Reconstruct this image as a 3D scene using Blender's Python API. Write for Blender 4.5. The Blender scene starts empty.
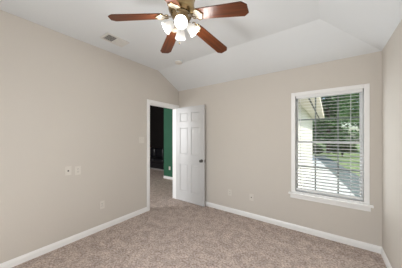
import bpy, bmesh, math, random
from mathutils import Vector, Matrix

S = bpy.context.scene
COL = S.collection
R = math.radians
random.seed(7)

# ------------------------------------------------------------------ camera
EYE = 1.41
cam_d = bpy.data.cameras.new('camera')
cam_d.sensor_fit = 'HORIZONTAL'
cam_d.sensor_width = 36.0
cam_d.lens = 177.65 / 402 * 36.0
cam_d.shift_y = 2.34 / 402
cam_d.clip_start = 0.02
cam_d.clip_end = 300
cam = bpy.data.objects.new('camera', cam_d)
cam.location = (0, 0, EYE)
cam.rotation_euler = (R(90), 0, 0.6217)
COL.objects.link(cam)
S.camera = cam

# ------------------------------------------------------------------ world, sun, window light, exposure
W = bpy.data.worlds.new('sky')
S.world = W
W.use_nodes = True
wn = W.node_tree.nodes
sky = wn.new('ShaderNodeTexSky')
sky.sky_type = 'NISHITA'
sky.sun_disc = False
sky.sun_elevation = R(50)
sky.sun_rotation = R(95)
sky.air_density = 1.0
sky.dust_density = 2.0
wn['Background'].inputs['Strength'].default_value = 0.30
W.node_tree.links.new(sky.outputs['Color'], wn['Background'].inputs['Color'])


def light(name, kind, loc, energy, color=(1, 1, 1), rot=(0, 0, 0), **kw):
    d = bpy.data.lights.new(name, kind)
    d.energy = energy
    d.color = color
    for k, v in kw.items():
        setattr(d, k, v)
    o = bpy.data.objects.new(name, d)
    o.location = loc
    o.rotation_euler = rot
    COL.objects.link(o)
    return o


sun = light('sun', 'SUN', (10, -2, 12), 4.7, (1.0, 0.95, 0.88), angle=R(0.6))
sun.rotation_euler = Vector((-0.62, 0.12, -0.78)).to_track_quat('-Z', 'Y').to_euler()
# daylight through the window in the back wall
light('window_daylight', 'AREA', (-0.02, 2.984, 1.295), 6.5, (0.92, 0.97, 1.0), (R(-90), 0, 0),
      shape='RECTANGLE', size=0.76, size_y=1.40)
# unseen fill lights added beside the camera to brighten the room
light('fill_point', 'POINT', (-0.98, -0.3, 1.0), 50, (0.945, 0.98, 1.0), shadow_soft_size=0.1)
light('fill_spot', 'SPOT', (-1.3, -0.2, 1.2), 76, (0.945, 0.98, 1.0), (R(88), 0, R(-24)),
      spot_size=R(140), spot_blend=1.0, shadow_soft_size=0.28)
light('living_room_daylight', 'AREA', (-5.0, -0.3, 1.6), 130, (0.96, 0.98, 1.0), (R(90), 0, R(-8)),
      shape='RECTANGLE', size=1.6, size_y=1.4)

S.view_settings.view_transform = 'Standard'
S.view_settings.look = 'None'
S.view_settings.gamma = 1.0
S.view_settings.use_curve_mapping = False
S.view_settings.exposure = -0.02


# ------------------------------------------------------------------ helpers
def tag(o, label=None, cat=None, group=None, kind=None):
    if label: o['label'] = label
    if cat: o['category'] = cat
    if group: o['group'] = group
    if kind: o['kind'] = kind
    return o


def empty(name, loc=(0, 0, 0), rot=(0, 0, 0)):
    o = bpy.data.objects.new(name, None)
    o.location = loc
    o.rotation_euler = rot
    o.empty_display_size = 0.1
    COL.objects.link(o)
    return o


def obj(name, bm, mat, parent=None, smooth=False, loc=None, rot=None):
    me = bpy.data.meshes.new(name)
    bmesh.ops.recalc_face_normals(bm, faces=bm.faces)
    bm.to_mesh(me)
    bm.free()
    mats = mat if isinstance(mat, (list, tuple)) else [mat]
    for m in mats:
        me.materials.append(m)
    if smooth:
        for p in me.polygons: p.use_smooth = True
        try:
            me.set_sharp_from_angle(angle=R(40))
        except Exception:
            pass
    o = bpy.data.objects.new(name, me)
    COL.objects.link(o)
    if parent: o.parent = parent
    if loc: o.location = loc
    if rot: o.rotation_euler = rot
    return o


def box(bm, x0, x1, y0, y1, z0, z1, bev=0.0, seg=2, M=None):
    r = bmesh.ops.create_cube(bm, size=1.0)
    vs = r['verts']
    T = Matrix.Translation(((x0 + x1) / 2, (y0 + y1) / 2, (z0 + z1) / 2)) @ Matrix.Diagonal((x1 - x0, y1 - y0, z1 - z0, 1))
    bmesh.ops.transform(bm, matrix=T, verts=vs)
    if bev > 0:
        es = list({e for v in vs for e in v.link_edges})
        rr = bmesh.ops.bevel(bm, geom=es, offset=bev, segments=seg, affect='EDGES', profile=0.5)
        vs = list({v for f in rr['faces'] for v in f.verts} | {v for v in vs if v.is_valid})
    if M is not None:
        bmesh.ops.transform(bm, matrix=M, verts=vs)
    return vs


def lathe(bm, prof, n=32, M=None):
    rings, vs = [], []
    for (r, z) in prof:
        if r < 1e-6:
            v = bm.verts.new((0, 0, z)); rings.append([v]); vs.append(v)
        else:
            ring = [bm.verts.new((r * math.cos(2 * math.pi * k / n), r * math.sin(2 * math.pi * k / n), z)) for k in range(n)]
            rings.append(ring); vs += ring
    for a, b in zip(rings, rings[1:]):
        for k in range(n):
            k2 = (k + 1) % n
            if len(a) == 1 and len(b) == 1: continue
            if len(a) == 1: bm.faces.new((a[0], b[k], b[k2]))
            elif len(b) == 1: bm.faces.new((a[k], a[k2], b[0]))
            else: bm.faces.new((a[k], a[k2], b[k2], b[k]))
    if M is not None:
        bmesh.ops.transform(bm, matrix=M, verts=vs)
    return vs


def tube(bm, pts, rad, n=8, closed=False):
    pts = [Vector(p) for p in pts]
    N = len(pts)
    rings = []
    for i, p in enumerate(pts):
        if closed: t = pts[(i + 1) % N] - pts[i - 1]
        else: t = pts[min(i + 1, N - 1)] - pts[max(i - 1, 0)]
        t.normalize()
        up = Vector((0, 0, 1)) if abs(t.z) < 0.95 else Vector((1, 0, 0))
        a = t.cross(up).normalized(); b = t.cross(a).normalized()
        r = rad[i] if isinstance(rad, (list, tuple)) else rad
        rings.append([bm.verts.new(p + r * (math.cos(2 * math.pi * k / n) * a + math.sin(2 * math.pi * k / n) * b)) for k in range(n)])
    pairs = list(zip(rings, rings[1:])) + ([(rings[-1], rings[0])] if closed else [])
    for A, B in pairs:
        for k in range(n):
            bm.faces.new((A[k], A[(k + 1) % n], B[(k + 1) % n], B[k]))
    if not closed:
        bm.faces.new(rings[0]); bm.faces.new(list(reversed(rings[-1])))


def prism(bm, outline, z0, z1, M=None):
    lo = [bm.verts.new((x, y, z0)) for x, y in outline]
    hi = [bm.verts.new((x, y, z1)) for x, y in outline]
    n = len(outline)
    bm.faces.new(list(reversed(lo))); bm.faces.new(hi)
    for k in range(n):
        bm.faces.new((lo[k], lo[(k + 1) % n], hi[(k + 1) % n], hi[k]))
    if M is not None:
        bmesh.ops.transform(bm, matrix=M, verts=lo + hi)
    return lo + hi


def extrude_profile(bm, prof, p0, p1, inward):
    """profile (d, z): d = distance out of the wall along `inward`; run from p0 to p1 (xy)"""
    a = [bm.verts.new((p0[0] + inward[0] * d, p0[1] + inward[1] * d, z)) for d, z in prof]
    b = [bm.verts.new((p1[0] + inward[0] * d, p1[1] + inward[1] * d, z)) for d, z in prof]
    n = len(prof)
    for k in range(n):
        bm.faces.new((a[k], a[(k + 1) % n], b[(k + 1) % n], b[k]))
    bm.faces.new(a); bm.faces.new(list(reversed(b)))


def lin(c):
    f = lambda v: v / 12.92 if v <= 0.04045 else ((v + 0.055) / 1.055) ** 2.4
    return tuple(f(v / 255) for v in c) + (1,)


def mat(name, rgb, rough=0.6, metal=0.0, spec=0.5, noise=None, bump=None, emit=None, coat=0.0):
    """noise = (scale, second rgb, detail); bump = (scale, strength, distance)"""
    m = bpy.data.materials.new(name)
    m.use_nodes = True
    nt = m.node_tree
    b = nt.nodes['Principled BSDF']
    b.inputs['Base Color'].default_value = lin(rgb)
    b.inputs['Roughness'].default_value = rough
    b.inputs['Metallic'].default_value = metal
    b.inputs['Specular IOR Level'].default_value = spec
    b.inputs['Coat Weight'].default_value = coat
    tc = nt.nodes.new('ShaderNodeTexCoord')
    if noise:
        n = nt.nodes.new('ShaderNodeTexNoise')
        n.inputs['Scale'].default_value = noise[0]
        n.inputs['Detail'].default_value = noise[2] if len(noise) > 2 else 3
        r = nt.nodes.new('ShaderNodeValToRGB')
        r.color_ramp.elements[0].color = lin(rgb); r.color_ramp.elements[0].position = 0.35
        r.color_ramp.elements[1].color = lin(noise[1]); r.color_ramp.elements[1].position = 0.65
        nt.links.new(tc.outputs['Object'], n.inputs['Vector'])
        nt.links.new(n.outputs['Fac'], r.inputs['Fac'])
        nt.links.new(r.outputs['Color'], b.inputs['Base Color'])
    if bump:
        n = nt.nodes.new('ShaderNodeTexNoise')
        n.inputs['Scale'].default_value = bump[0]
        n.inputs['Detail'].default_value = 3
        bp = nt.nodes.new('ShaderNodeBump')
        bp.inputs['Strength'].default_value = bump[1]
        bp.inputs['Distance'].default_value = bump[2]
        nt.links.new(tc.outputs['Object'], n.inputs['Vector'])
        nt.links.new(n.outputs['Fac'], bp.inputs['Height'])
        nt.links.new(bp.outputs['Normal'], b.inputs['Normal'])
    if emit:
        b.inputs['Emission Color'].default_value = lin(emit[0])
        b.inputs['Emission Strength'].default_value = emit[1]
    return m


# ------------------------------------------------------------------ materials
M_WALL = mat('greige_wall_paint', (207, 200, 191), 0.75, spec=0.25, noise=(0.8, (209, 202, 193)), bump=(55, 0.12, 0.004))
M_CEIL = mat('ceiling_paint', (225, 227, 228), 0.85, spec=0.2, bump=(60, 0.15, 0.004))
M_TRIM = mat('white_trim_paint', (245, 244, 242), 0.4, noise=(3, (242, 241, 239)))
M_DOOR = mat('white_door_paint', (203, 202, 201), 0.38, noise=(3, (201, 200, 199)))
M_PLAST = mat('white_plastic', (220, 214, 205), 0.35, noise=(20, (217, 211, 202)))
M_VINYL = mat('white_vinyl', (247, 247, 247), 0.35, noise=(8, (245, 245, 246)))
M_MUNTIN = mat('grey_muntin', (138, 146, 143), 0.4, noise=(10, (130, 138, 135)))
M_SLAT = mat('white_blind_slat', (243, 243, 242), 0.4, noise=(30, (240, 240, 239)))
M_SLOT = mat('dark_slot', (40, 37, 34), 0.6, noise=(60, (52, 48, 44)))
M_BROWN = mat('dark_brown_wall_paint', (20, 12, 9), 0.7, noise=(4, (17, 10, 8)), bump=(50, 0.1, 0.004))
M_GREEN = mat('green_wall_paint', (42, 98, 72), 0.7, noise=(3, (40, 94, 69)), bump=(50, 0.1, 0.004))
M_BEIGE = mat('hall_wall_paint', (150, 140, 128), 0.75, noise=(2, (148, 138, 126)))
M_LEATHER = mat('black_leather', (20, 20, 24), 0.35, noise=(12, (28, 28, 33)), bump=(90, 0.2, 0.003))
M_PLINTH = mat('grey_sofa_plinth', (150, 145, 142), 0.4, noise=(10, (140, 136, 133)))
M_BRASS = mat('antique_brass', (176, 152, 112), 0.22, metal=1.0, noise=(6, (150, 128, 92)))
M_BRASS_DARK = mat('dark_antique_brass', (150, 130, 100), 0.25, metal=1.0, noise=(6, (128, 110, 84)))
M_PALEBRASS = mat('glare_paled_brass', (160, 152, 138), 0.3, noise=(25, (146, 136, 120)))  # pale colour also stands in for lamp glare on the irons
M_NICKEL = mat('satin_nickel', (120, 116, 112), 0.28, metal=1.0, noise=(30, (110, 106, 102)))
M_CHAIN = mat('pull_chain_metal', (120, 105, 80), 0.4, metal=0.8, noise=(40, (90, 80, 62)))
M_BULB = mat('lit_bulb', (255, 250, 240), 0.4, noise=(5, (255, 248, 236)), emit=((255, 247, 232), 1.8))
M_SHADE = mat('lit_frosted_glass', (176, 174, 170), 0.35, noise=(8, (170, 168, 164)), emit=((255, 250, 243), 0.42))
M_VENT = mat('vent_enamel', (222, 219, 214), 0.5, noise=(15, (217, 214, 209)))
M_DUCT = mat('vent_dark_duct', (84, 80, 76), 0.8, noise=(15, (74, 70, 66)))


def carpet_material():
    m = bpy.data.materials.new('tan_carpet')
    m.use_nodes = True
    nt = m.node_tree; N = nt.nodes; L = nt.links
    b = N['Principled BSDF']
    b.inputs['Roughness'].default_value = 0.95
    b.inputs['Specular IOR Level'].default_value = 0.08
    tc = N.new('ShaderNodeTexCoord')
    n1 = N.new('ShaderNodeTexNoise'); n1.inputs['Scale'].default_value = 46; n1.inputs['Detail'].default_value = 4; n1.inputs['Roughness'].default_value = 0.75
    n2 = N.new('ShaderNodeTexNoise'); n2.inputs['Scale'].default_value = 9.0; n2.inputs['Detail'].default_value = 3
    for n in (n1, n2): L.new(tc.outputs['Object'], n.inputs['Vector'])
    r1 = N.new('ShaderNodeValToRGB')
    r1.color_ramp.elements[0].position = 0.36; r1.color_ramp.elements[0].color = lin((155, 135, 124))
    r1.color_ramp.elements[1].position = 0.66; r1.color_ramp.elements[1].color = lin((235, 220, 210))
    L.new(n1.outputs['Fac'], r1.inputs['Fac'])
    r2 = N.new('ShaderNodeValToRGB')
    r2.color_ramp.elements[0].position = 0.35; r2.color_ramp.elements[0].color = (0.74, 0.73, 0.73, 1)
    r2.color_ramp.elements[1].position = 0.65; r2.color_ramp.elements[1].color = (1, 1, 1, 1)
    L.new(n2.outputs['Fac'], r2.inputs['Fac'])
    mx = N.new('ShaderNodeMix'); mx.data_type = 'RGBA'; mx.blend_type = 'MULTIPLY'
    mx.inputs['Factor'].default_value = 1.0
    L.new(r1.outputs['Color'], mx.inputs['A']); L.new(r2.outputs['Color'], mx.inputs['B'])
    L.new(mx.outputs['Result'], b.inputs['Base Color'])
    bp = N.new('ShaderNodeBump'); bp.inputs['Strength'].default_value = 0.5; bp.inputs['Distance'].default_value = 0.012
    L.new(n1.outputs['Fac'], bp.inputs['Height']); L.new(bp.outputs['Normal'], b.inputs['Normal'])
    return m


def wood_material():
    m = bpy.data.materials.new('red_brown_blade_wood')
    m.use_nodes = True
    nt = m.node_tree; N = nt.nodes; L = nt.links
    b = N['Principled BSDF']
    b.inputs['Roughness'].default_value = 0.42
    b.inputs['Specular IOR Level'].default_value = 0.35
    tc = N.new('ShaderNodeTexCoord')
    mp = N.new('ShaderNodeMapping'); mp.inputs['Scale'].default_value = (3, 60, 60)
    n = N.new('ShaderNodeTexNoise'); n.inputs['Scale'].default_value = 1.0; n.inputs['Detail'].default_value = 4
    r = N.new('ShaderNodeValToRGB')
    r.color_ramp.elements[0].position = 0.3; r.color_ramp.elements[0].color = lin((60, 28, 12))
    r.color_ramp.elements[1].position = 0.7; r.color_ramp.elements[1].color = lin((98, 50, 22))
    L.new(tc.outputs['Object'], mp.inputs['Vector']); L.new(mp.outputs['Vector'], n.inputs['Vector'])
    L.new(n.outputs['Fac'], r.inputs['Fac']); L.new(r.outputs['Color'], b.inputs['Base Color'])
    return m


def glass_material():
    m = bpy.data.materials.new('window_glass')
    m.use_nodes = True
    nt = m.node_tree; N = nt.nodes; L = nt.links
    N.remove(N['Principled BSDF'])
    tr = N.new('ShaderNodeBsdfTransparent'); tr.inputs['Color'].default_value = (0.93, 0.97, 0.95, 1)
    gl = N.new('ShaderNodeBsdfGlossy'); gl.inputs['Roughness'].default_value = 0.02
    fr = N.new('ShaderNodeFresnel'); fr.inputs['IOR'].default_value = 1.45
    mx = N.new('ShaderNodeMixShader')
    L.new(fr.outputs['Fac'], mx.inputs['Fac']); L.new(tr.outputs['BSDF'], mx.inputs[1]); L.new(gl.outputs['BSDF'], mx.inputs[2])
    L.new(mx.outputs['Shader'], N['Material Output'].inputs['Surface'])
    return m


def leaf_material(name, dark, lite):
    m = bpy.data.materials.new(name)
    m.use_nodes = True
    nt = m.node_tree; N = nt.nodes; L = nt.links
    b = N['Principled BSDF']
    b.inputs['Roughness'].default_value = 0.5
    g = N.new('ShaderNodeNewGeometry')
    r = N.new('ShaderNodeValToRGB')
    r.color_ramp.elements[0].color = lin(dark); r.color_ramp.elements[1].color = lin(lite)
    L.new(g.outputs['Random Per Island'], r.inputs['Fac']); L.new(r.outputs['Color'], b.inputs['Base Color'])
    tl = N.new('ShaderNodeBsdfTranslucent'); L.new(r.outputs['Color'], tl.inputs['Color'])
    mx = N.new('ShaderNodeMixShader'); mx.inputs['Fac'].default_value = 0.35
    L.new(b.outputs['BSDF'], mx.inputs[1]); L.new(tl.outputs['BSDF'], mx.inputs[2])
    L.new(mx.outputs['Shader'], N['Material Output'].inputs['Surface'])
    return m


def brick_material():
    m = bpy.data.materials.new('pale_brick')
    m.use_nodes = True
    nt = m.node_tree; N = nt.nodes; L = nt.links
    b = N['Principled BSDF']; b.inputs['Roughness'].default_value = 0.85
    tc = N.new('ShaderNodeTexCoord')
    mp = N.new('ShaderNodeMapping'); mp.inputs['Rotation'].default_value = (R(90), 0, R(90))
    t = N.new('ShaderNodeTexBrick')
    t.inputs['Color1'].default_value = lin((208, 186, 172)); t.inputs['Color2'].default_value = lin((196, 172, 158))
    t.inputs['Mortar'].default_value = lin((220, 214, 206)); t.inputs['Scale'].default_value = 4.5
    L.new(tc.outputs['Object'], mp.inputs['Vector']); L.new(mp.outputs['Vector'], t.inputs['Vector'])
    L.new(t.outputs['Color'], b.inputs['Base Color'])
    return m


M_CARPET = carpet_material()
M_WOOD = wood_material()
M_GLASS = glass_material()
M_BRICK = brick_material()
M_LEAF_A = leaf_material('dark_leaves', (34, 66, 40), (112, 150, 92))
M_LEAF_B = leaf_material('bright_leaves', (76, 120, 66), (180, 208, 140))
M_LEAF_C = leaf_material('shrub_leaves', (28, 52, 30), (96, 120, 66))
M_BARK = mat('tree_bark', (84, 68, 54), 0.9, noise=(14, (60, 48, 38)), bump=(20, 0.5, 0.03))
M_GRASS = mat('lawn_grass', (112, 130, 88), 0.95, spec=0.1, noise=(3.0, (150, 162, 118)), bump=(60, 0.6, 0.03))
M_CONC = mat('driveway_concrete', (205, 204, 202), 0.9, spec=0.1, noise=(2.0, (190, 190, 190)))
M_STRIP = mat('grey_ground', (96, 105, 106), 0.95, spec=0.1, noise=(8, (110, 118, 119)))
M_FASCIA = mat('eave_paint', (238, 226, 214), 0.6, noise=(2, (232, 220, 208)))
M_SHINGLE = mat('roof_shingles', (110, 104, 98), 0.95, noise=(7, (86, 82, 78)), bump=(16, 0.5, 0.02))

# ------------------------------------------------------------------ room dimensions
XL, XR, YB, YF = -2.778, 0.524, 3.0025, -0.44
HB, HC = 2.437, 2.73           # low and high ceiling
RUN = 0.60                     # width of the sloped ceiling strips
TOP = 2.95
DY0, DY1, DZ = 2.178, 2.944, 2.052      # doorway in the left wall
WX0, WX1, WZ0, WZ1 = -0.418, 0.375, 0.566, 2.024   # window opening

# ------------------------------------------------------------------ setting: shell
bm = bmesh.new()
box(bm, -2.9, XR + 0.15, YF - 0.15, YB + 0.15, -0.12, 0.0)
box(bm, -8.8, -2.9, YF - 0.15, 6.4, -0.12, 0.0)
tag(obj('floor', bm, M_CARPET), 'tan speckled wall to wall carpet', 'floor', kind='structure')

# ceiling with the sloped strips along the back and right walls
bm = bmesh.new()
e = 0.06
k = (HC - HB) / RUN
cx, cy = XR - RUN, YB - RUN
lowz = HB - k * e
x0, y0 = XL - e, YF - e
V = [bm.verts.new(p) for p in ((x0, y0, HC), (cx, y0, HC), (cx, cy, HC), (x0, cy, HC),
                               (XR + e, y0, lowz), (XR + e, YB + e, lowz), (x0, YB + e, lowz))]
F = [bm.faces.new((V[0], V[1], V[2], V[3])), bm.faces.new((V[1], V[4], V[5], V[2])), bm.faces.new((V[3], V[2], V[5], V[6]))]
bmesh.ops.subdivide_edges(bm, edges=bm.edges[:], cuts=1)
up = bmesh.ops.extrude_face_region(bm, geom=bm.faces[:])
bmesh.ops.translate(bm, vec=(0, 0, 0.12), verts=[v for v in up['geom'] if isinstance(v, bmesh.types.BMVert)])
tag(obj('ceiling', bm, M_CEIL), 'pale vaulted ceiling with sloped edges', 'ceiling', kind='structure')


def wall(name, pieces, m, label):
    bm = bmesh.new()
    for p in pieces: box(bm, *p)
    return tag(obj(name, bm, m), label, 'wall', kind='structure')


XO = XL - 0.115
wall('wall_left', [(XO, XL, YF - 0.15, DY0, 0, TOP), (XO, XL, DY0, DY1, DZ, TOP), (XO, XL, DY1, YB + 0.15, 0, TOP)],
     M_WALL, 'greige left wall with the open doorway')
wall('wall_back', [(XL, WX0, YB, YB + 0.15, 0, TOP), (WX1, XR + 0.15, YB, YB + 0.15, 0, TOP),
                   (WX0, WX1, YB, YB + 0.15, 0, WZ0), (WX0, WX1, YB, YB + 0.15, WZ1, TOP)],
     M_WALL, 'greige back wall around the window')
wall('wall_right', [(XR, XR + 0.15, YF - 0.15, YB, 0, TOP)], M_WALL, 'greige right wall at the frame edge')
wall('wall_front', [(XL, -2.0, YF - 0.15, YF, 0, TOP), (-0.4, XR, YF - 0.15, YF, 0, TOP),
                    (-2.0, -0.4, YF - 0.15, YF, 0, 0.72), (-2.0, -0.4, YF - 0.15, YF, 2.1, TOP)],
     M_WALL, 'greige wall behind the camera')

# hall and living room seen through the doorway
GX, GY = -4.52, 4.15
wall('wall_hall', [(GX, XO, GY, GY + 0.12, 0, 3.3)], M_GREEN, 'green wall beyond the doorway')
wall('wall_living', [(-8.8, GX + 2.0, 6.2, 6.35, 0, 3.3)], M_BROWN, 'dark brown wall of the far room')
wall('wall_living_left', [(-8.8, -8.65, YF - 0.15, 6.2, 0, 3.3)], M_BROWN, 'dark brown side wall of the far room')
wall('wall_living_front', [(-8.65, XO, YF - 0.15, YF, 0, 3.3)], M_BEIGE, 'beige wall of the far room')
wall('wall_hall_end', [(XO, XO + 0.1, YB + 0.15, GY + 0.12, 0, 3.3)], M_BEIGE, 'beige end wall of the hall')
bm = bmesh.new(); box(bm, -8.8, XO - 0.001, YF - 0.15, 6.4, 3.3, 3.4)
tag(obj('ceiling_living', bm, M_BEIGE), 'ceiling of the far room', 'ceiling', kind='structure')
bm = bmesh.new(); box(bm, XO + 0.0, XL, YF - 0.15, GY + 0.12, TOP, 3.4)
tag(obj('wall_living_upper', bm, M_BEIGE), 'upper wall between room and far room', 'wall', kind='structure')

# ------------------------------------------------------------------ baseboards
BP = [(0, 0), (0.014, 0), (0.014, 0.052), (0.011, 0.058), (0.011, 0.066), (0.006, 0.078), (0.004, 0.083), (0, 0.083)]
CASW, CAST = 0.057, 0.017


def base(name, p0, p1, inward, label):
    bm = bmesh.new(); extrude_profile(bm, BP, p0, p1, inward)
    return tag(obj(name, bm, M_TRIM), label, 'baseboard', kind='structure')


base('baseboard_left', (XL, YF), (XL, DY0 - CASW - 0.001), (1, 0), 'white baseboard along the left wall')
base('baseboard_back', (XL, YB), (XR, YB), (0, -1), 'white baseboard along the back wall')
base('baseboard_right', (XR, YF), (XR, YB - 0.014), (-1, 0), 'white baseboard along the right wall')
base('baseboard_hall', (GX, GY), (XO, GY), (0, -1), 'white baseboard under the green wall')

# ------------------------------------------------------------------ door casing and jamb
bm = bmesh.new()
box(bm, XL, XL + CAST, DY0 - CASW, DY0 + 0.006, 0, DZ - 0.006, 0.004)
box(bm, XL, XL + CAST, DY1 - 0.006, YB - 0.0145, 0, DZ - 0.006, 0.004)
box(bm, XL, XL + CAST, DY0 - CASW, YB - 0.0005, DZ - 0.006, DZ + CASW, 0.004)
tag(obj('trim_1', bm, M_TRIM), 'white casing around the doorway', 'trim', kind='structure')
bm = bmesh.new()
box(bm, XO - 0.002, XL, DY0, DY0 + 0.018, 0, DZ)
box(bm, XO - 0.002, XL, DY1 - 0.018, DY1, 0, DZ)
box(bm, XO - 0.002, XL, DY0 + 0.018, DY1 - 0.018, DZ - 0.018, DZ)
box(bm, XL - 0.075, XL - 0.04, DY0 + 0.018, DY0 + 0.03, 0, DZ - 0.018)
box(bm, XL - 0.075, XL - 0.04, DY0 + 0.03, DY1 - 0.018, DZ - 0.03, DZ - 0.018)
tag(obj('trim_2', bm, M_TRIM), 'white jamb lining the doorway', 'trim', kind='structure')

# ------------------------------------------------------------------ six panel door, opened flat towards the back wall
DW, DH, DT = 0.765, 2.028, 0.035
DF = 2.905                                   # y of the face seen
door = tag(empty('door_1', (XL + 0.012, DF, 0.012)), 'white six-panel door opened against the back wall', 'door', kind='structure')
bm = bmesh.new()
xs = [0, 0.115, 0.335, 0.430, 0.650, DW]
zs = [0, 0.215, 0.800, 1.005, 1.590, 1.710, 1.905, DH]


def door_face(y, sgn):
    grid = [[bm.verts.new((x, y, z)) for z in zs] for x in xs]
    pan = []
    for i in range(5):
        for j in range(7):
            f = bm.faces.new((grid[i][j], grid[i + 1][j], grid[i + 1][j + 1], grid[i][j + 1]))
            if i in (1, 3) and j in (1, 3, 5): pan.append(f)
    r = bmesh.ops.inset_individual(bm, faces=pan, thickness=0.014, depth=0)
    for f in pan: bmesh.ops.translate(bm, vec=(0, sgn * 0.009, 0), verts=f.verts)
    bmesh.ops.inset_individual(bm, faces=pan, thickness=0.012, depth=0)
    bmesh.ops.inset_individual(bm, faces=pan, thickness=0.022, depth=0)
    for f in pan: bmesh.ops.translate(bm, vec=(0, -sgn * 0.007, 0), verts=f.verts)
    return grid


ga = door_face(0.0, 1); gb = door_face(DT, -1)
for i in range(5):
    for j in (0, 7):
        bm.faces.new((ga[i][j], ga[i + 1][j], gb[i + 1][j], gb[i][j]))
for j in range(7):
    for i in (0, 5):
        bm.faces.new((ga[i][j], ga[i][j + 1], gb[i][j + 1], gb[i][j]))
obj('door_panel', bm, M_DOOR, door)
KP = [(0, 0), (0.032, 0), (0.032, 0.006), (0.014, 0.010), (0.012, 0.030), (0.022, 0.036), (0.028, 0.046), (0.027, 0.056), (0.018, 0.064), (0, 0.066)]
for sgn, yy in ((1, 0.0), (-1, DT)):
    bm = bmesh.new(); lathe(bm, KP, 24, Matrix.Rotation(R(90) * sgn, 4, 'X'))
    o = obj('door_knob', bm, M_NICKEL, door, True, loc=(DW - 0.062, yy, 0.905))
    if sgn == 1: o['label'] = 'satin metal knob'
bm = bmesh.new(); box(bm, -0.0005, 0.0015, -0.012, 0.012, -0.028, 0.028)
obj('latch_plate', bm, M_NICKEL, door, loc=(DW, DT / 2, 0.905))
for z in (0.24, 1.02, 1.79):
    bm = bmesh.new(); lathe(bm, [(0, -0.045), (0.006, -0.045), (0.006, 0.045), (0, 0.045)], 10)
    box(bm, 0.0, 0.002, 0.006, 0.03, -0.044, 0.044)
    obj('hinge', bm, M_NICKEL, door, loc=(-0.004, 0.004 + DT, z))

# ------------------------------------------------------------------ window
win = tag(empty('window_1', (0, YB, 0)), 'white gridded sash window in the back wall', 'window', kind='structure')
bm = bmesh.new()                              # casing and lining of the opening
c = 0.040
box(bm, WX0 - c, WX0 + 0.016, -0.014, 0, WZ0, WZ1 + c, 0.003)
box(bm, WX1 - 0.012, WX1 + c, -0.014, 0, WZ0, WZ1 + c, 0.003)
box(bm, WX0 + 0.016, WX1 - 0.012, -0.014, 0, WZ1 - 0.012, WZ1 + c, 0.003)
box(bm, WX0 + 0.016, WX1 - 0.012, -0.010, 0.0, WZ0, WZ0 + 0.022, 0.003)
box(bm, WX0, WX0 + 0.006, -0.001, 0.15, WZ0, WZ1)
box(bm, WX1 - 0.006, WX1, -0.001, 0.15, WZ0, WZ1)
box(bm, WX0 + 0.006, WX1 - 0.006, -0.001, 0.15, WZ1 - 0.006, WZ1)
obj('window_frame', bm, M_TRIM, win)
MID = 1.325


def sash(name, z0, z1, y0_, y1_):
    a, b = WX0 + 0.008, WX1 - 0.008
    w = 0.032
    bm = bmesh.new()
    box(bm, a, a + w, y0_, y1_, z0, z1, 0.003); box(bm, b - w, b, y0_, y1_, z0, z1, 0.003)
    box(bm, a + w, b - w, y0_, y1_, z0, z0 + w, 0.003); box(bm, a + w, b - w, y0_, y1_, z1 - w, z1, 0.003)
    s = obj(name, bm, M_VINYL, win)
    ym = (y0_ + y1_) / 2
    bm = bmesh.new()
    gx0, gx1 = WX0, WX1
    for t in (1 / 3, 2 / 3):
        x = gx0 + (gx1 - gx0) * t
        box(bm, x - 0.009, x + 0.009, ym - 0.006, ym + 0.006, z0 + w, z1 - w)
    zc_ = (z0 + z1) / 2
    box(bm, a + w, b - w, ym - 0.0058, ym + 0.0058, zc_ - 0.009, zc_ + 0.009)
    obj('muntin_grid', bm, M_MUNTIN, s)
    bm = bmesh.new(); box(bm, a + w - 0.004, b - w + 0.004, ym + 0.008, ym + 0.011, z0 + w - 0.004, z1 - w + 0.004)
    obj('glass_pane', bm, M_GLASS, s)
    return s


sash('upper_sash', MID - 0.016, WZ1 - 0.008, 0.112, 0.140)
low = sash('lower_sash', WZ0 + 0.002, MID + 0.016, 0.080, 0.108)
bm = bmesh.new(); box(bm, -0.05, 0.03, 0.070, 0.080, MID + 0.0, MID + 0.016, 0.003)
obj('sash_lock', bm, M_VINYL, low)
# interior sill with apron
bm = bmesh.new()
box(bm, -0.492, 0.447, YB - 0.052, YB + 0.078, WZ0 - 0.024, WZ0 - 0.0005, 0.005)
box(bm, -0.470, 0.425, YB - 0.016, YB, WZ0 - 0.085, WZ0 - 0.024, 0.004)
tag(obj('trim_3', bm, M_TRIM), 'white sill and apron below the window', 'trim', kind='structure')

# blind hung inside the window opening
blind = tag(empty('window_blind', (0, YB + 0.036, 0)), 'white horizontal slat blind hanging open in the window', 'blind')
bx0, bx1 = WX0 + 0.022, WX1 - 0.020
bm = bmesh.new(); box(bm, bx0, bx1, -0.028, 0.028, WZ1 - 0.050, WZ1 - 0.007, 0.004)
obj('headrail', bm, M_SLAT, blind)
bm = bmesh.new(); box(bm, bx0, bx1, -0.025, 0.025, WZ0 + 0.040, WZ0 + 0.066, 0.004)
obj('bottom_rail', bm, M_SLAT, blind)
bm = bmesh.new()
NS = 30
zlo, zhi = WZ0 + 0.104, WZ1 - 0.088
for i in range(NS):
    z = zlo + (zhi - zlo) * i / (NS - 1)
    Mx = Matrix.Translation((0, 0, z)) @ Matrix.Rotation(R(5), 4, 'X')
    box(bm, bx0, bx1, -0.025, 0.025, -0.0014, 0.0014, M=Mx)
obj('slats', bm, M_SLAT, blind)
for x in (bx0 + 0.055, bx1 - 0.115):
    bm = bmesh.new()
    for y in (-0.0265, 0.0265):
        tube(bm, [(x, y, WZ0 + 0.055), (x, y, WZ1 - 0.05)], 0.0016, 6)
    obj('ladder_cord', bm, M_SLAT, blind)
bm = bmesh.new(); tube(bm, [(bx0 + 0.03, -0.034, WZ1 - 0.06), (bx0 + 0.03, -0.036, WZ1 - 0.62)], 0.0038, 8)
obj('tilt_wand', bm, M_VINYL, blind)

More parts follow.
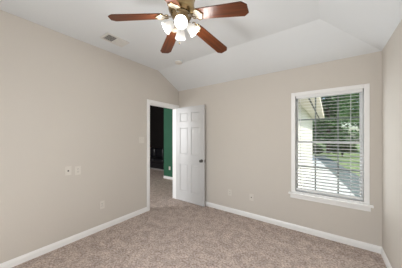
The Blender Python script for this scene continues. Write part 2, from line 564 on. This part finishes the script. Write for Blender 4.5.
# unseen window added behind the camera to let daylight in
win2 = tag(empty('added_window', (0, YF - 0.1, 0)), 'unseen white framed window added behind the camera for daylight', 'window', kind='structure')
bm = bmesh.new()
box(bm, -2.0, -1.95, -0.03, 0.03, 0.72, 2.1); box(bm, -0.45, -0.4, -0.03, 0.03, 0.72, 2.1)
box(bm, -1.95, -0.45, -0.03, 0.03, 0.72, 0.77); box(bm, -1.95, -0.45, -0.03, 0.03, 2.05, 2.1); box(bm, -1.22, -1.18, -0.03, 0.03, 0.77, 2.05)
obj('window_frame', bm, M_VINYL, win2)
bm = bmesh.new(); box(bm, -1.95, -0.45, -0.002, 0.002, 0.77, 2.05)
obj('glass_pane', bm, M_GLASS, win2)

# ------------------------------------------------------------------ ceiling fan
FX, FY = -0.975, 1.114
ZT, ZH = 2.316, 2.416          # blade tip height, hub height
fan = tag(empty('ceiling_fan', (FX, FY, HC), (-0.02, 0.07, 0)), 'brass ceiling fan with five red-brown blades and lit white shades', 'ceiling fan')
FANM = Matrix.Translation((FX, FY, HC)) @ fan.rotation_euler.to_matrix().to_4x4()
dz = -HC
hz = ZH + dz
bm = bmesh.new()
lathe(bm, [(0, 0.004), (0.070, 0.004), (0.072, -0.010), (0.066, -0.032), (0.045, -0.058), (0.020, -0.066), (0, -0.066)], 40)
obj('canopy', bm, M_BRASS, fan, True)
bm = bmesh.new()
lathe(bm, [(0, -0.06), (0.014, -0.06), (0.014, -0.14), (0, -0.14)], 20)
obj('downrod', bm, M_BRASS, fan, True)
bm = bmesh.new()
lathe(bm, [(0, hz + 0.195), (0.030, hz + 0.193), (0.075, hz + 0.182), (0.100, hz + 0.165), (0.108, hz + 0.150), (0.108, hz + 0.142), (0.103, hz + 0.138),
           (0.103, hz + 0.070), (0.108, hz + 0.066), (0.109, hz + 0.040), (0.103, hz + 0.024), (0.088, hz + 0.008), (0, hz + 0.004)], 48)
obj('motor_housing', bm, M_BRASS, fan, True)
bm = bmesh.new()
lathe(bm, [(0, hz + 0.006), (0.084, hz + 0.006), (0.086, hz - 0.008), (0.074, hz - 0.022), (0.056, hz - 0.032), (0.050, hz - 0.040), (0.052, hz - 0.062),
           (0.046, hz - 0.078), (0.030, hz - 0.092), (0.012, hz - 0.100), (0.008, hz - 0.112), (0, hz - 0.115)], 40)
obj('switch_housing', bm, M_BRASS_DARK, fan, True)

drop = math.atan2(ZH - ZT, 0.57)
BL_IN, BL_OUT = 0.150, 0.574
PH = 6.0
outline = [(BL_IN, -0.046), (BL_IN + 0.02, -0.051), (BL_OUT - 0.034, -0.061), (BL_OUT, -0.034), (BL_OUT, 0.034), (BL_OUT - 0.034, 0.061), (BL_IN + 0.02, 0.051), (BL_IN, 0.046)]
plate = [(0.110, -0.012), (0.128, -0.014), (0.140, -0.034), (0.165, -0.052), (0.192, -0.040), (0.203, -0.016), (0.218, 0.0), (0.203, 0.016),
         (0.192, 0.040), (0.165, 0.052), (0.140, 0.034), (0.128, 0.014), (0.110, 0.012)]
for i in range(5):
    a = R(PH + 72 * i)
    Mx = Matrix.Translation((0, 0, hz)) @ Matrix.Rotation(a, 4, 'Z') @ Matrix.Rotation(drop, 4, 'Y') @ Matrix.Rotation(R(-11), 4, 'X')
    bm = bmesh.new()
    prism(bm, outline, -0.0035, 0.0035)
    es = [ed for ed in bm.edges if abs(ed.verts[0].co.z - ed.verts[1].co.z) < 1e-6]
    bmesh.ops.bevel(bm, geom=es, offset=0.002, segments=2, affect='EDGES')
    b = obj('fan_blade', bm, M_WOOD, fan)
    b.matrix_local = Mx
    # blade iron: neck and scalloped plate below the blade root, with a brass rim and scrolls
    bm = bmesh.new()
    prism(bm, plate, -0.0080, -0.0042)
    prism(bm, [(0.060, -0.011), (0.112, -0.009), (0.112, 0.009), (0.060, 0.011)], -0.0090, -0.0030)
    for (x, y) in ((0.165, -0.024), (0.165, 0.024), (0.195, 0.0)):
        lathe(bm, [(0, -0.011), (0.004, -0.0105), (0.005, -0.008), (0, -0.008)], 10, Matrix.Translation((x, y, 0)))
    ir = obj('blade_iron', bm, M_PALEBRASS, fan)
    ir.matrix_local = Mx
    bm = bmesh.new()
    tube(bm, [(x, y, -0.0075) for x, y in plate], 0.0032, 8, True)
    for sy in (-1, 1):
        ring = [(0.122 + 0.014 * math.cos(2 * math.pi * q / 16), sy * 0.024 + 0.014 * math.sin(2 * math.pi * q / 16), -0.006) for q in range(16)]
        tube(bm, ring, 0.0036, 8, True)
    obj('iron_scrollwork', bm, M_BRASS, ir, True)

# light kit: four bell shades
for i, adeg in enumerate((315, 224, 131, 36)):
    a = R(adeg)
    d = Vector((math.cos(a), math.sin(a), 0))
    t = R(50)
    axis = d * math.sin(t) + Vector((0, 0, -math.cos(t)))
    neck = d * 0.052 + Vector((0, 0, 2.348 + dz))
    Q = Matrix.Translation(neck) @ Vector((0, 0, 1)).rotation_difference(axis).to_matrix().to_4x4()
    bm = bmesh.new()
    tube(bm, [d * 0.03 + Vector((0, 0, 2.364 + dz)), d * 0.044 + Vector((0, 0, 2.360 + dz)), neck, neck + axis * 0.016], [0.008, 0.009, 0.011, 0.018], 12)
    obj('lamp_arm', bm, M_BRASS, fan, True)
    bm = bmesh.new()
    th = 0.003
    outer = [(0.019, 0.010), (0.025, 0.018), (0.033, 0.034), (0.038, 0.052), (0.042, 0.072), (0.046, 0.084), (0.050, 0.091)]
    prof = outer + [(r_ - th, z_ + 0.0005) for r_, z_ in reversed(outer)]
    vs = lathe(bm, prof, 32, Q)
    sh = obj('lamp_shade', bm, M_SHADE, fan, True)
    bm = bmesh.new()
    lathe(bm, [(0, 0.014), (0.010, 0.016), (0.012, 0.030), (0.019, 0.046), (0.021, 0.058), (0.016, 0.072), (0.008, 0.079), (0, 0.080)], 20, Q)
    obj('bulb', bm, M_BULB, sh, True)
    lp = FANM @ (neck + axis * 0.135)
    sp = light('fan_lamp', 'POINT', lp, 3.4, (1.0, 0.985, 0.96), shadow_soft_size=0.03)
bm = bmesh.new()
tube(bm, [(0.0, -0.0, hz - 0.110), (0.0, -0.0, hz - 0.225)], 0.0010, 6)
chain = obj('pull_chain', bm, M_CHAIN, fan)
bm = bmesh.new(); lathe(bm, [(0, 0.008), (0.005, 0.005), (0.0065, 0), (0.005, -0.006), (0, -0.009)], 12)
obj('chain_bead', bm, M_CHAIN, chain, True, loc=(0.0, -0.0, hz - 0.230))

# ------------------------------------------------------------------ ceiling vent
vent = tag(empty('air_vent', (-2.372, 1.292, HC)), 'small off-white louvred register in the ceiling left of the fan', 'vent')
bm = bmesh.new()
vw, vl = 0.205, 0.305
for (a0, a1, b0, b1) in ((-vw / 2, -vw / 2 + 0.026, -vl / 2, vl / 2), (vw / 2 - 0.026, vw / 2, -vl / 2, vl / 2),
                         (-vw / 2 + 0.026, vw / 2 - 0.026, -vl / 2, -vl / 2 + 0.026), (-vw / 2 + 0.026, vw / 2 - 0.026, vl / 2 - 0.026, vl / 2),
                         (-vw / 2 + 0.026, vw / 2 - 0.026, -0.006, 0.006)):
    box(bm, a0, a1, b0, b1, -0.012, 0.0, 0.002)
obj('vent_frame', bm, M_VENT, vent)
bm = bmesh.new(); box(bm, -vw / 2 + 0.02, vw / 2 - 0.02, -vl / 2 + 0.02, vl / 2 - 0.02, -0.0015, 0.0)
obj('vent_backing', bm, M_DUCT, vent)
for s, (b0, b1) in ((1, (-vl / 2 + 0.026, -0.006)), (-1, (0.006, vl / 2 - 0.026))):
    bm = bmesh.new()
    n = 8
    for i in range(n):
        y = b0 + (b1 - b0) * (i + 0.5) / n
        box(bm, -vw / 2 + 0.027, vw / 2 - 0.027, -0.007, 0.007, -0.0006, 0.0006,
            M=Matrix.Translation((0, y, -0.0085)) @ Matrix.Rotation(R(32 * s), 4, 'X'))
    obj('louvre_bank', bm, M_VENT, vent)

# ------------------------------------------------------------------ smoke detector
sm = tag(empty('smoke_detector', (-2.15, 2.322, HC)), 'small round white smoke detector on the ceiling near the door corner', 'smoke detector')
bm = bmesh.new(); lathe(bm, [(0, 0), (0.070, 0), (0.072, -0.010), (0.068, -0.012), (0, -0.012)], 32)
obj('base_plate', bm, M_CEIL, sm, True)
bm = bmesh.new(); lathe(bm, [(0, -0.010), (0.064, -0.011), (0.064, -0.024), (0.052, -0.034), (0.02, -0.037), (0, -0.037)], 32)
obj('cover', bm, M_PLAST, sm, True)


# ------------------------------------------------------------------ wall plates (built facing -Y, local z up)
def plate_bm(w, h):
    bm = bmesh.new(); box(bm, -w / 2, w / 2, -0.006, 0, -h / 2, h / 2, 0.0025); return bm


def outlet(loc, rz, label):
    t = tag(empty('wall_outlet', loc, (0, 0, rz)), label, 'outlet')
    obj('cover_plate', plate_bm(0.072, 0.116), M_PLAST, t)
    for s in (-1, 1):
        bm = bmesh.new()
        lathe(bm, [(0, 0), (0.016, 0), (0.016, 0.0025), (0, 0.0025)], 20, Matrix.Translation((0, -0.006, s * 0.0195)) @ Matrix.Rotation(R(90), 4, 'X'))
        so = obj('socket', bm, M_PLAST, t)
        bm = bmesh.new()
        for sx in (-0.0065, 0.0065): box(bm, sx - 0.0013, sx + 0.0013, -0.0092, -0.0084, s * 0.0195 - 0.001, s * 0.0195 + 0.008)
        box(bm, -0.002, 0.002, -0.0092, -0.0084, s * 0.0195 - 0.010, s * 0.0195 - 0.006)
        obj('slots', bm, M_SLOT, so)
    return t


def jack(loc, rz, label):
    t = tag(empty('cable_jack', loc, (0, 0, rz)), label, 'wall jack')
    obj('cover_plate', plate_bm(0.072, 0.116), M_PLAST, t)
    bm = bmesh.new(); box(bm, -0.008, 0.008, -0.010, -0.006, -0.010, 0.008, 0.001)
    obj('socket', bm, M_SLOT, t)
    return t


LW, BW = R(90), 0.0
jack((XL, 0.880, 0.958), LW, 'white cable jack plate with dark socket, left of a pair on the left wall')
outlet((XL, 0.990, 0.945), LW, 'white power outlet beside the cable jack halfway up the left wall')
outlet((XL, 1.310, 0.375), LW, 'white power outlet low on the left wall above the baseboard')
outlet((-1.487, YB, 0.365), BW, 'white power outlet low on the back wall nearest the door')
jack((-1.078, YB, 0.358), BW, 'white cable jack plate with dark socket low on back wall')
outlet((-4.24, GY, 0.36), BW, 'white power outlet on the green wall beyond the doorway')
sw = tag(empty('light_switch', (XL, 2.008, 1.345), (0, 0, LW)), 'white double light switch on the left wall beside the doorway', 'light switch')
obj('cover_plate', plate_bm(0.116, 0.116), M_PLAST, sw)
for x in (-0.023, 0.023):
    bm = bmesh.new(); box(bm, x - 0.0045, x + 0.0045, -0.016, -0.006, -0.006, 0.010, 0.001)
    obj('toggle', bm, M_PLAST, sw)

# ------------------------------------------------------------------ black sofa in the far room
sofa = tag(empty('sofa', (-6.35, 4.95, 0)), 'black leather sofa standing in the far dark room', 'sofa')
L2 = 1.10
bm = bmesh.new(); box(bm, -L2, L2, 0.03, 0.86, 0.06, 0.30, 0.02); obj('sofa_base', bm, M_LEATHER, sofa)
bm = bmesh.new(); box(bm, -L2 + 0.02, L2 - 0.02, 0.02, 0.84, 0.0, 0.058); obj('plinth', bm, M_PLINTH, sofa)
for i in range(3):
    xa = -L2 + 0.2 + i * 0.6
    bm = bmesh.new(); box(bm, xa + 0.004, xa + 0.596, 0.0, 0.64, 0.302, 0.46, 0.045, 4); obj('seat_cushion', bm, M_LEATHER, sofa, True)
    bm = bmesh.new(); box(bm, xa + 0.004, xa + 0.596, 0.56, 0.80, 0.42, 0.86, 0.07, 4, Matrix.Translation((0, 0, 0)))
    obj('back_cushion', bm, M_LEATHER, sofa, True)
for s in (-1, 1):
    bm = bmesh.new(); box(bm, min(s * L2, s * (L2 - 0.2)), max(s * L2, s * (L2 - 0.2)), 0.01, 0.88, 0.10, 0.62, 0.05, 4)
    obj('armrest', bm, M_LEATHER, sofa, True)

# ------------------------------------------------------------------ outdoors
GZ = -0.30
bm = bmesh.new(); box(bm, -30, 40, YB + 0.2, 60, GZ - 0.2, GZ)
tag(obj('lawn', bm, M_GRASS), 'sunlit green lawn outside the window', 'lawn', kind='structure')
bm = bmesh.new()
prism(bm, [(-1.2, YB + 0.3), (1.00, YB + 0.3), (0.50, 7.6), (-1.0, 18.5), (-6, 18.5), (-6, 13.0), (-1.2, 13.0)], GZ, GZ + 0.03)
tag(obj('driveway', bm, M_CONC), 'pale concrete drive outside the window', 'driveway', kind='structure')
bm = bmesh.new()  # flat strip of darker grey along the edge of the drive
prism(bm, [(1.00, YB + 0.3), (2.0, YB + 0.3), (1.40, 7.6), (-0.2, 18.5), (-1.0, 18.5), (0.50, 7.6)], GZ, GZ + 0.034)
tag(obj('ground_strip', bm, M_STRIP), 'grey strip beside the pale drive', 'ground_strip', kind='structure')

# wing of the house left of the window
wing = tag(empty('house_wing', (-0.72, 8.0, GZ)), 'pale brick house wing with overhanging eave left of the window view', 'building')
bm = bmesh.new(); box(bm, -1.95, 0, -4.6, 3.7, 0, 2.73); obj('wall', bm, M_BRICK, wing)
bm = bmesh.new(); box(bm, -1.95, 0.50, -4.6, 4.2, 2.73, 2.76); obj('soffit', bm, M_FASCIA, wing)
bm = bmesh.new(); box(bm, 0.50, 0.53, -4.6, 4.2, 2.71, 2.90, 0.004); box(bm, -1.95, 0.50, 4.2, 4.23, 2.71, 2.90, 0.004); obj('fascia', bm, M_FASCIA, wing)
bm = bmesh.new()
V = [bm.verts.new(p) for p in ((0.56, -4.6, 2.90), (0.56, 4.26, 2.90), (-1.98, 4.26, 2.90), (-1.98, -4.6, 2.90), (-1.9, -4.6, 4.1), (-1.9, 1.8, 4.1))]
for f in ((0, 1, 5, 4), (1, 2, 5), (2, 3, 4, 5), (0, 4, 3), (0, 3, 2, 1)): bm.faces.new([V[q] for q in f])
obj('roof', bm, M_SHINGLE, wing)
bm = bmesh.new(); tube(bm, [(0.30, -4.4, 2.722), (0.30, 4.0, 2.722)], 0.022, 6); obj('soffit_vent_strip', bm, M_SLOT, wing)


def crown_mesh(blobs, n, size):
    bm = bmesh.new()
    tot = sum(b[3] ** 2 for b in blobs)
    for (bx, by, bz, br) in blobs:
        for _ in range(int(n * br ** 2 / tot)):
            v = Vector((random.gauss(0, 1), random.gauss(0, 1), random.gauss(0, 1))).normalized() * br * random.uniform(0.35, 1.0) ** 0.6
            p = Vector((bx, by, bz)) + Vector((v.x, v.y, v.z * 0.85))
            s = size * random.uniform(0.6, 1.3)
            q = Matrix.Translation(p) @ Matrix.Rotation(random.uniform(0, 6.28), 4, 'Z') @ Matrix.Rotation(random.gauss(0, 0.7), 4, 'X') @ Matrix.Rotation(random.gauss(0, 0.5), 4, 'Y')
            vs = [bm.verts.new(q @ Vector(c_)) for c_ in ((-s, 0, 0), (0, -s * 0.45, s * 0.1), (s, 0, 0), (0, s * 0.45, s * 0.1))]
            bm.faces.new(vs)
    return bm


def tree(name, x, y, h, rad, m, n, size, label, group='trees beyond the lawn', low=0.35):
    t = tag(empty(name, (x, y, GZ)), label, 'tree', group)
    blobs = []
    for _ in range(16):
        a = random.uniform(0, 6.28); rr = rad * random.uniform(0.1, 0.75)
        blobs.append((rr * math.cos(a), rr * math.sin(a), h * random.uniform(low, 0.88), rad * random.uniform(0.3, 0.5)))
    obj('crown', crown_mesh(blobs, n, size), m, t)
    bm = bmesh.new()
    tube(bm, [(0, 0, 0), (0.04, 0.02, h * 0.3), (-0.05, 0.05, h * 0.55), (0, 0, h * 0.8)], [0.20, 0.15, 0.11, 0.04], 10)
    for q in range(5):
        a = q * 1.3; z0_ = h * (0.35 + 0.08 * q)
        tube(bm, [(0, 0, z0_), (rad * 0.3 * math.cos(a), rad * 0.3 * math.sin(a), z0_ + h * 0.12), (rad * 0.6 * math.cos(a), rad * 0.6 * math.sin(a), z0_ + h * 0.2)], [0.07, 0.05, 0.02], 8)
    obj('trunk', bm, M_BARK, t)
    return t


tree('tree', 0.0, 22.0, 7.5, 2.0, M_LEAF_A, 4200, 0.17, 'dark leafy tree in the middle of the window view', low=0.18)
tree('tree', 2.0, 15.4, 7.4, 1.9, M_LEAF_B, 4600, 0.14, 'bright green tree at the right of the window view', low=0.30)
tree('tree', -2.6, 30.0, 9.0, 2.8, M_LEAF_A, 2600, 0.24, 'dark tree just past the brick wing', low=0.12)
tree('tree', 4.6, 25.0, 11.0, 2.3, M_LEAF_A, 3600, 0.22, 'tall dark tree behind the bright green one', low=0.12)
tree('tree', 1.4, 34.0, 12.0, 3.6, M_LEAF_A, 4200, 0.28, 'tall distant tree behind the middle tree', low=0.10)


def shrub(x, y, h, rad, m, label):
    t = tag(empty('shrub', (x, y, GZ)), label, 'shrub', 'shrubs at the end of the lawn')
    blobs = [(random.uniform(-rad, rad) * 0.8, random.uniform(-rad, rad) * 0.4, h * random.uniform(0.25, 0.7), rad * random.uniform(0.4, 0.6)) for _ in range(8)]
    obj('foliage', crown_mesh(blobs, 1300, 0.13), m, t)
    bm = bmesh.new()
    for q in range(5):
        a = q * 1.25
        tube(bm, [(0, 0, 0), (0.3 * rad * math.cos(a), 0.3 * rad * math.sin(a), h * 0.6)], [0.04, 0.02], 6)
    obj('stem', bm, M_BARK, t)


for i, (x, y, h, rd) in enumerate(((-1.2, 18.6, 1.8, 0.75), (0.95, 18.9, 1.9, 0.75), (3.1, 19.2, 1.9, 0.75), (5.3, 19.0, 2.2, 0.75))):
    shrub(x, y, h, rd, M_LEAF_C, ('dark shrub beside the brick wing', 'dark shrub below the middle tree', 'dark shrub below the bright green tree', 'dark shrub at the right edge of the window view')[i])
